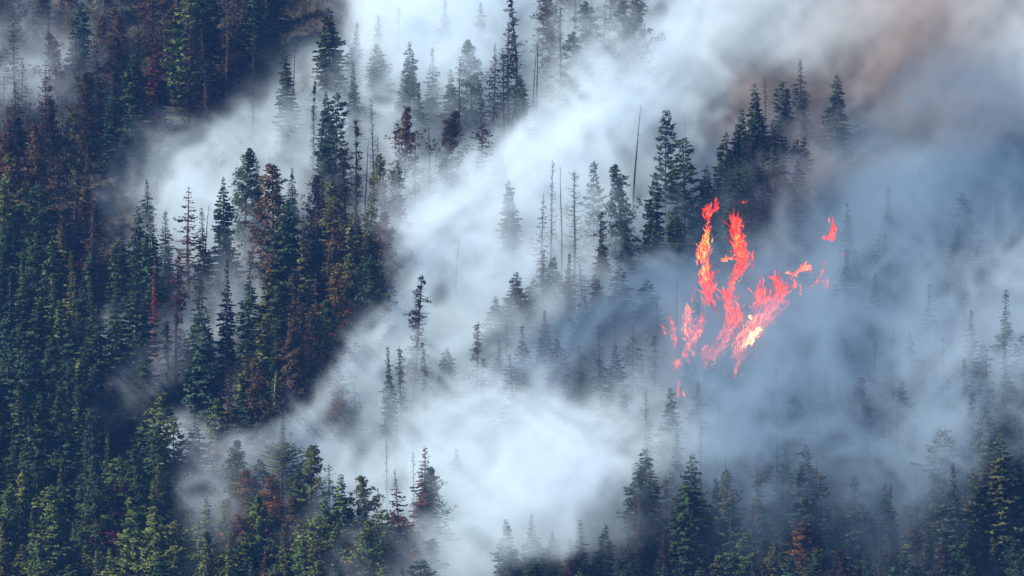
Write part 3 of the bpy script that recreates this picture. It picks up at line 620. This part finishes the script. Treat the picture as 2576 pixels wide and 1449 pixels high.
# ------------------------------------------------------------------ labels
KINDW = {'spruce': 'spruce', 'spire': 'narrow fir', 'sparse': 'open-branched spruce', 'broad': 'broad fir', 'pine': 'pine', 'scorched': 'scorched thin-needled spruce', 'snag': 'bare branching dead tree',
         'pole': 'bare pole-like dead tree', 'tufted': 'burnt tree with ragged tufts', 'larch': 'larch'}
COLW = {'dark green': 'dark green', 'blue green': 'blue-green', 'green': 'green', 'yellow green': 'yellow-green', 'olive': 'olive', 'brown': 'brown', 'dark brown': 'dark brown', 'rust': 'rust-coloured',
        'maroon': 'maroon', 'red': 'red', 'charcoal': 'blackened'}
ORD = ['', 'second', 'third', 'fourth', 'fifth', 'sixth', 'seventh', 'eighth', 'ninth', 'tenth', 'eleventh', 'twelfth']
marks = [t for t in TREES if t['mark']]
buckets = {}
for t in TREES:
    if t['mark']: t['o']['label'] = t['mark']; continue
    best = min(marks, key=lambda m: math.hypot(m['u'] - t['u'], (m['v'] - t['v']) * .8))
    a = math.degrees(math.atan2(best['v'] - t['v'], t['u'] - best['u'])) % 360
    d = ['right of', 'above right of', 'above', 'above left of', 'left of', 'below left of', 'below', 'below right of'][int((a + 22.5) // 45) % 8]
    what = KINDW[t['kind']] if t['kind'] in ('snag', 'pole') else COLW[t['colour']] + ' ' + KINDW[t['kind']]
    if t['kind'] not in ('snag', 'pole'): what = ('tall ' if t['h'] > 25 else 'small ' if t['h'] < 15 else '') + what
    buckets.setdefault((what, d, best['mark']), []).append((math.hypot(best['u'] - t['u'], best['v'] - t['v']), t))
for (what, d, mk), l in buckets.items():
    l.sort(key=lambda q: q[0])
    for i, (_, t) in enumerate(l):
        od = '' if len(l) == 1 else ('nearest ' if i == 0 else ORD[min(i, 11)] + ' ')
        lab = od + what + ' ' + d + ' the ' + mk
        wds = lab.split()
        if len(wds) > 16: lab = ' '.join((od + what + ' ' + d + ' the ' + mk.split(' with ')[0].split(' in ')[0].split(' at the ')[0]).split()[:16])
        t['o']['label'] = lab
for t in TREES:
    if t['group']: t['o']['group'] = t['group']

#@@SMOKE@@
# ------------------------------------------------------------------ smoke
# thickness of the smoke over the hillside, sampled every 92 x 90 steps across it (0 none, 9 opaque)
W_MAP = """
5 5 4 3 1 0 0 0 1 5 9 9 9 9 8 5 4 5 8 9 9 9 8 6 4 4 6 6 6
6 6 5 2 1 0 0 1 4 7 9 9 9 9 8 6 6 7 9 9 9 8 7 5 3 3 5 6 6
5 5 3 1 0 0 0 3 7 9 9 9 8 8 7 9 9 9 9 8 3 3 3 4 1 0 1 3 6
2 2 2 1 0 0 1 6 8 9 9 8 9 9 9 9 9 9 9 6 0 0 1 4 2 0 0 1 6
0 0 0 0 3 5 8 8 9 9 9 8 7 9 9 9 9 9 9 3 0 0 1 2 2 0 0 0 4
0 0 0 4 6 8 9 9 9 7 7 7 8 9 9 9 9 9 9 1 0 0 0 2 3 1 0 0 3
0 0 0 2 7 8 9 9 7 5 3 6 9 9 9 9 9 9 7 2 3 3 1 1 3 3 2 3 4
0 0 0 1 6 8 9 9 6 1 2 8 9 9 9 9 9 7 5 1 3 4 3 3 3 3 4 4 4
0 0 0 1 5 7 8 8 4 0 3 9 9 9 9 7 4 1 1 2 2 2 3 3 3 4 4 5 5
0 0 0 8 7 5 8 6 2 2 6 9 9 8 6 2 1 1 3 2 3 3 3 3 4 4 5 5 5
0 0 1 8 7 3 4 2 2 5 9 9 8 7 4 6 3 3 3 2 3 3 3 3 4 5 5 5 5
0 0 3 2 2 0 3 8 9 9 9 9 8 7 8 9 8 7 6 3 3 3 3 3 4 4 4 4 4
0 0 0 0 0 6 9 9 9 9 9 9 8 7 9 9 9 8 6 4 3 3 3 3 4 4 4 3 3
0 0 0 0 0 7 8 7 9 9 9 9 8 8 9 9 8 7 5 3 3 3 3 3 3 3 4 3 2
0 0 0 0 0 5 3 2 6 8 8 8 9 9 9 9 8 5 3 1 1 1 1 1 2 2 2 0 0
0 0 0 0 0 3 2 0 0 6 6 9 9 9 7 4 3 2 2 1 0 1 1 1 2 1 2 0 0
0 0 0 0 0 0 0 0 0 0 2 9 9 9 3 2 1 1 1 0 0 0 0 0 0 0 0 0 0
"""
G_MAP = """
0 0 0 0 0 0 0 0 0 0 0 0 0 0 0 0 0 0 0 0 0 0 0 0 0 1 1 0 0
0 0 0 0 0 0 0 0 0 0 0 0 0 0 0 0 0 0 0 0 0 0 0 0 1 4 2 0 0
0 0 0 0 0 0 0 0 0 0 0 0 0 0 0 0 0 0 0 0 0 0 0 0 4 9 8 4 0
0 0 0 0 0 0 0 0 0 0 0 0 0 0 0 0 0 0 0 0 5 5 3 3 6 9 9 9 1
0 0 0 0 0 0 0 0 0 0 0 0 0 0 0 0 0 0 0 3 7 8 6 4 5 8 9 9 3
0 0 0 0 0 0 0 0 0 0 0 0 0 0 0 0 0 0 0 5 8 9 8 6 5 7 9 9 5
0 0 0 0 0 0 0 0 0 0 0 0 0 0 0 0 0 0 2 5 4 5 6 7 8 8 7 7 4
0 0 0 0 0 0 0 0 0 0 0 0 0 0 0 0 1 3 6 6 4 3 5 6 6 5 4 3 3
0 0 0 0 0 0 0 0 0 0 0 0 0 0 0 1 3 6 7 6 5 6 5 6 6 5 4 3 3
0 0 0 0 0 0 0 0 0 0 0 0 0 2 3 5 6 6 6 5 6 7 7 7 6 5 5 4 4
0 0 0 0 0 0 0 0 0 0 0 0 1 2 3 4 4 3 3 5 6 7 7 7 6 5 4 4 4
0 0 0 0 0 0 0 0 0 0 0 0 0 0 0 0 0 1 2 5 6 6 6 6 5 5 5 4 4
0 0 0 0 0 0 0 0 0 0 0 0 0 0 0 0 0 0 4 5 6 6 6 6 6 5 5 4 4
0 0 0 0 0 0 0 0 0 0 0 0 0 0 0 0 0 0 4 5 5 5 5 5 5 5 5 4 4
0 0 0 0 0 0 0 0 0 0 0 0 0 0 0 0 0 1 3 4 4 4 4 4 4 3 3 3 3
0 0 0 0 0 0 0 0 0 0 0 0 0 0 0 0 0 0 1 2 2 2 2 2 2 2 2 2 2
0 0 0 0 0 0 0 0 0 0 0 0 0 0 0 0 0 0 0 1 1 1 1 1 1 1 1 1 1
"""
B_MAP = """
0 0 0 0 0 0 0 0 0 0 0 0 0 0 0 0 0 0 1 2 3 4 5 6 7 7 6 5 4
0 0 0 0 0 0 0 0 0 0 0 0 0 0 0 0 0 0 0 2 3 4 5 6 8 7 6 4 3
0 0 0 0 0 0 0 0 0 0 0 0 0 0 0 0 0 0 0 2 6 4 4 5 6 7 6 3 2
0 0 0 0 0 0 0 0 0 0 0 0 0 0 0 0 0 0 0 2 8 6 4 2 4 7 7 5 3
0 0 0 0 0 0 0 0 0 0 0 0 0 0 0 0 0 0 0 3 8 9 7 1 2 5 6 5 2
0 0 0 0 0 0 0 0 0 0 0 0 0 0 0 0 0 0 0 2 6 9 8 4 1 1 1 2 1
0 0 0 0 0 0 0 0 0 0 0 0 0 0 0 0 0 0 0 0 2 5 5 2 1 0 0 0 0
0 0 0 0 0 0 0 0 0 0 0 0 0 0 0 0 0 0 0 0 0 0 0 0 0 0 0 0 0
"""
# how high the smoke stands over the ground there, in units of 4 m
H_MAP = """
5 5 5 4 3 3 3 3 3 3 5 6 6 5 4 5 6 6 7 7 7 7 7 8 8 8 8 8 8
5 5 5 4 3 3 3 3 3 3 5 6 6 5 4 5 6 6 7 7 7 7 7 7 8 9 9 8 8
4 4 4 3 3 3 3 3 3 3 4 4 4 3 3 4 6 6 6 6 5 4 5 6 7 9 9 9 8
3 3 3 3 3 3 3 3 3 3 3 3 3 3 4 5 6 6 5 4 3 3 4 6 7 9 9 9 8
3 3 3 3 3 3 3 3 3 3 3 3 3 4 6 6 6 5 4 3 3 3 4 6 7 8 9 9 8
3 3 3 3 3 3 3 3 3 2 3 4 6 7 7 6 5 4 3 3 4 5 6 7 7 8 8 8 8
3 3 3 3 3 3 3 2 2 2 3 5 7 7 6 5 4 3 3 4 5 6 7 7 7 7 7 7 7
3 3 3 3 3 3 3 2 2 2 3 6 7 6 5 4 4 3 4 4 5 6 7 7 7 7 7 7 7
3 3 3 3 3 3 3 2 2 2 3 4 4 5 4 4 4 4 6 7 7 7 8 8 8 8 8 8 8
3 3 3 3 3 3 3 2 2 3 4 3 3 4 5 5 5 5 6 7 7 7 8 8 8 8 8 8 8
3 3 3 3 3 3 2 2 2 4 4 3 4 5 6 6 5 5 6 7 7 7 8 8 8 8 8 8 7
3 3 3 4 4 2 2 2 3 5 4 3 6 6 7 7 6 6 6 7 7 7 7 7 7 7 7 7 6
3 3 3 3 3 5 6 5 4 3 3 4 5 6 7 7 6 6 6 7 7 7 7 7 7 7 7 6 5
3 3 3 3 3 5 5 4 3 3 3 4 5 6 7 6 6 5 5 5 5 5 5 5 5 5 5 4 4
3 3 3 3 3 5 5 3 3 3 3 3 5 6 6 5 4 4 4 4 4 4 4 4 4 4 4 3 3
3 3 3 3 3 3 3 3 3 3 4 4 4 3 2 2 2 2 3 3 3 3 3 3 3 3 3 3 3
3 3 3 3 3 3 3 3 3 3 4 4 4 3 2 2 2 2 3 3 3 3 3 3 3 3 3 3 3
"""
VOX = .85
NA, NB, NC = 326, 308, 54                 # across, up the slope, away from the slope
A0, B0, C0 = -140.0, -125.0, -4.0
def parse(s, rows=17):
    m = np.array([[float(c) for c in l.split()] for l in s.strip().splitlines()])
    return np.concatenate([m, np.zeros((rows - len(m), m.shape[1]))]) if len(m) < rows else m
def lookup(m, x, z):
    """smooth interpolation over the hillside: x across (at 800 m), z height on it"""
    i = np.clip((1288 + x / .08) / 92, 0, 27.999); j = np.clip((724.5 - z / .08) / 90, 0, 15.999)
    i0 = i.astype(int); j0 = j.astype(int); fi = i - i0; fj = j - j0
    fi = fi * fi * (3 - 2 * fi) * .6 + fi * .4; fj = fj * fj * (3 - 2 * fj) * .6 + fj * .4
    return (m[j0, i0] * (1 - fi) + m[j0, i0 + 1] * fi) * (1 - fj) + (m[j0 + 1, i0] * (1 - fi) + m[j0 + 1, i0 + 1] * fi) * fj
_l3 = np.random.RandomState(5).rand(32, 32, 32).astype(np.float32)
def noise3(p, s, off=0.):
    q = p / s + 500.17 + off; i = np.floor(q).astype(np.int32); f = (q - i).astype(np.float32); f = f * f * (3 - 2 * f); i &= 31
    j = (i + 1) & 31; x, y, z = i; X, Y, Z = j; a, b, c = f
    g = lambda x, y, z: _l3[x, y, z]
    return ((g(x, y, z) * (1 - a) + g(X, y, z) * a) * (1 - b) + (g(x, Y, z) * (1 - a) + g(X, Y, z) * a) * b) * (1 - c) + \
           ((g(x, y, Z) * (1 - a) + g(X, y, Z) * a) * (1 - b) + (g(x, Y, Z) * (1 - a) + g(X, Y, Z) * a) * b) * c
def smoke_fields():
    c, b, a = np.meshgrid(C0 + VOX * np.arange(NC), B0 + VOX * np.arange(NB), A0 + VOX * np.arange(NA), indexing='ij')
    a = a.astype(np.float32).ravel(); b = b.astype(np.float32).ravel(); c = c.astype(np.float32).ravel()
    x = a; y = Y0 + b * math.cos(TH) - c * math.sin(TH); z = b * math.sin(TH) + c * math.cos(TH)
    h = z - ground_z(x, y).astype(np.float32)
    # turbulence: billows drawn out along the wind, which climbs the slope to the right
    wx, wz = math.cos(RAD(48)), math.sin(RAD(48))
    al = (x * wx + z * wz); ac = (-x * wz + z * wx); dp = (y - Y0)
    P = np.stack([al / 1.08, ac, dp / 2.6])
    w1 = noise3(P, 17) - .5; w2 = noise3(P, 17, 9.3) - .5; w3 = noise3(P, 6.5, 3.1) - .5; w4 = noise3(P, 6.5, 6.7) - .5
    Q = P + np.stack([w1 * 9 + w3 * 3, w2 * 9 + w4 * 3, w1 * 6])
    bl = lambda v: 1 - np.abs(2 * v - 1) * 1.6                     # rounded billows
    n = (noise3(Q, 15, 1.) - .5) * 1.1 + bl(noise3(Q, 9., 2.)) * .42 + bl(noise3(Q, 4.6, 4.)) * .50 + bl(noise3(Q, 2.3, 5.)) * .42
    n = (n - n.mean()) * .92                                             # about -1..1
    k = .08
    sx = (x * (Y0 / y)) + w1 * 11 + w3 * 5 - .10 * np.clip(h, 0, 40)
    sz = z - k * np.clip(h, 0, 60) + w2 * 10 + w4 * 5
    H = lookup(parse(H_MAP), sx, sz) * 6.0 * (1 + .35 * n)
    prof = np.clip((H - h) / H, 0, 1) ** 1.5 * 1.5
    edge = np.minimum(np.arange(NC)[::-1] / 6., 1)
    prof = prof * np.repeat(edge, NA * NB)
    out = []
    for m, s, p in ((W_MAP, WK, 1.75), (G_MAP, GK, 1.7), (B_MAP, BK, 1.7)):
        d = lookup(parse(m), sx, sz)
        d = np.clip(d + n * (1. if m is W_MAP else .72) * np.clip(d * .85, 0, 4.2), 0, 12)
        rho = s * (d / 9) ** p * prof * (1 + .25 * n)
        rho[rho < s * .004] = 0
        out.append(rho.astype(np.float32))
    return out
WK, GK, BK = .085, .14, .13
def smoke_mat(name, colr, aniso, fac=1.0, absorb=None):
    m = bpy.data.materials.new(name); m.use_nodes = True; t = m.node_tree; t.nodes.clear()
    at_ = N(t, 'ShaderNodeAttribute'); at_.attribute_name = 'density'
    pv = N(t, 'ShaderNodeVolumePrincipled'); pv.inputs['Color'].default_value = (*colr, 1); pv.inputs['Anisotropy'].default_value = aniso
    pv.inputs['Density'].default_value = fac; pv.inputs['Density Attribute'].default_value = 'density'
    if absorb: pv.inputs['Absorption Color'].default_value = (*absorb, 1)
    out = N(t, 'ShaderNodeOutputMaterial'); t.nodes.remove(at_)
    t.links.new(pv.outputs[0], out.inputs['Volume'])
    return m
def voxel_object(name, rho, mat, origin, dims, vox, rot, loc, label):
    """a smoke body: its density, stored point by point, becomes a volume grid"""
    me = bpy.data.meshes.new(name); me.vertices.add(len(rho))
    n0, n1, n2 = dims
    at_ = me.attributes.new('rho', 'FLOAT', 'POINT'); at_.data.foreach_set('value', rho)
    o = bpy.data.objects.new(name, me); col.objects.link(o); o.location = loc; o.rotation_euler = rot
    g = bpy.data.node_groups.new(name, 'GeometryNodeTree')
    g.interface.new_socket('Geometry', in_out='INPUT', socket_type='NodeSocketGeometry')
    g.interface.new_socket('Geometry', in_out='OUTPUT', socket_type='NodeSocketGeometry')
    gi = N(g, 'NodeGroupInput'); go = N(g, 'NodeGroupOutput')
    pos = N(g, 'GeometryNodeInputPosition'); sep = N(g, 'ShaderNodeSeparateXYZ'); g.links.new(pos.outputs[0], sep.inputs[0])
    idx = []
    for k, (o0, nn) in enumerate(zip(origin, dims)):
        s = N(g, 'ShaderNodeMath', operation='SUBTRACT'); s.inputs[1].default_value = o0; g.links.new(sep.outputs[k], s.inputs[0])
        d = N(g, 'ShaderNodeMath', operation='DIVIDE'); d.inputs[1].default_value = vox; g.links.new(s.outputs[0], d.inputs[0])
        r = N(g, 'ShaderNodeMath', operation='ROUND'); g.links.new(d.outputs[0], r.inputs[0])
        m = N(g, 'ShaderNodeMath', operation='MINIMUM'); m.inputs[1].default_value = nn - 1; g.links.new(r.outputs[0], m.inputs[0])
        x = N(g, 'ShaderNodeMath', operation='MAXIMUM'); x.inputs[1].default_value = 0; g.links.new(m.outputs[0], x.inputs[0])
        idx.append(x.outputs[0])
    # integer index (c * n1 + b) * n0 + a
    def imul(s, v):
        q = N(g, 'FunctionNodeIntegerMath', operation='MULTIPLY'); g.links.new(s, q.inputs[0]); q.inputs[1].default_value = v; return q.outputs[0]
    def iadd(s, r):
        q = N(g, 'FunctionNodeIntegerMath', operation='ADD'); g.links.new(s, q.inputs[0]); g.links.new(r, q.inputs[1]); return q.outputs[0]
    I = iadd(imul(iadd(imul(idx[2], n1), idx[1]), n0), idx[0])
    na = N(g, 'GeometryNodeInputNamedAttribute', data_type='FLOAT'); na.inputs['Name'].default_value = 'rho'
    si = N(g, 'GeometryNodeSampleIndex', data_type='FLOAT', domain='POINT')
    g.links.new(gi.outputs[0], si.inputs['Geometry']); g.links.new(na.outputs[0], si.inputs['Value']); g.links.new(I, si.inputs['Index'])
    vc = N(g, 'GeometryNodeVolumeCube'); g.links.new(si.outputs[0], vc.inputs['Density'])
    vc.inputs['Min'].default_value = origin; vc.inputs['Max'].default_value = [a + (b - 1) * vox for a, b in zip(origin, dims)]
    for q, nn in zip(('Resolution X', 'Resolution Y', 'Resolution Z'), dims): vc.inputs[q].default_value = nn
    sm = N(g, 'GeometryNodeSetMaterial'); sm.inputs['Material'].default_value = mat
    g.links.new(vc.outputs[0], sm.inputs[0]); g.links.new(sm.outputs[0], go.inputs[0])
    md = o.modifiers.new('smoke', 'NODES'); md.node_group = g
    me.materials.append(mat)
    o['kind'] = 'stuff'; o['label'] = label
    return o
def crop(rho):
    """trim empty margins so each body's box is no larger than its smoke"""
    r = rho.reshape(NC, NB, NA); nz = r > 0; s = []
    for ax in range(3):
        k = np.where(nz.any(tuple(q for q in range(3) if q != ax)))[0]; s.append((max(k[0] - 1, 0), min(k[-1] + 2, r.shape[ax])))
    q = r[s[0][0]:s[0][1], s[1][0]:s[1][1], s[2][0]:s[2][1]]
    return q.ravel().copy(), (A0 + VOX * s[2][0], B0 + VOX * s[1][0], C0 + VOX * s[0][0]), (q.shape[2], q.shape[1], q.shape[0])
MS = {'white': smoke_mat('smoke_white', (.73, .845, .90), .0), 'grey': smoke_mat('smoke_grey', (.20, .315, .415), .0), 'brown': smoke_mat('smoke_brown', (.40, .305, .245), .0)}  # grey: dark smoke's own tone, with the plume's shade also put into the colour
F3 = smoke_fields()
for nm, key, rho, off, lab in (('white_smoke', 'white', F3[0], (0, Y0, 0), 'thick white smoke drifting up the burning hillside between the trees'),
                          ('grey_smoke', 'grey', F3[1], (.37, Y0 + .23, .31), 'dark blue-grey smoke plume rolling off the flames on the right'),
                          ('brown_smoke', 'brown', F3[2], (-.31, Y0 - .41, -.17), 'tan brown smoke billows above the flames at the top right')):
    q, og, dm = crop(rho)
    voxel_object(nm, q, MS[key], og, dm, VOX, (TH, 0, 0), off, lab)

# ------------------------------------------------------------------ air
def haze(density, colr):
    x0, x1, y0, y1, z0, z1 = -2700, 2700, -700, 4300, -300, 1120
    V = [(x, y, z) for x in (x0, x1) for y in (y0, y1) for z in (z0, z1)]
    F = [(0, 1, 3, 2), (4, 6, 7, 5), (0, 4, 5, 1), (2, 3, 7, 6), (0, 2, 6, 4), (1, 5, 7, 3)]
    m = bpy.data.materials.new('haze_air'); m.use_nodes = True; t = m.node_tree; t.nodes.clear()
    pv = N(t, 'ShaderNodeVolumePrincipled'); pv.inputs['Color'].default_value = (*colr, 1); pv.inputs['Density'].default_value = density
    out = N(t, 'ShaderNodeOutputMaterial'); t.links.new(pv.outputs[0], out.inputs['Volume'])
    o = obj('haze', mesh_from('haze', V, F), m); o['kind'] = 'stuff'; o['label'] = 'thin blue air haze over the whole mountainside'
haze(.00007, (.15, .40, 1.0))
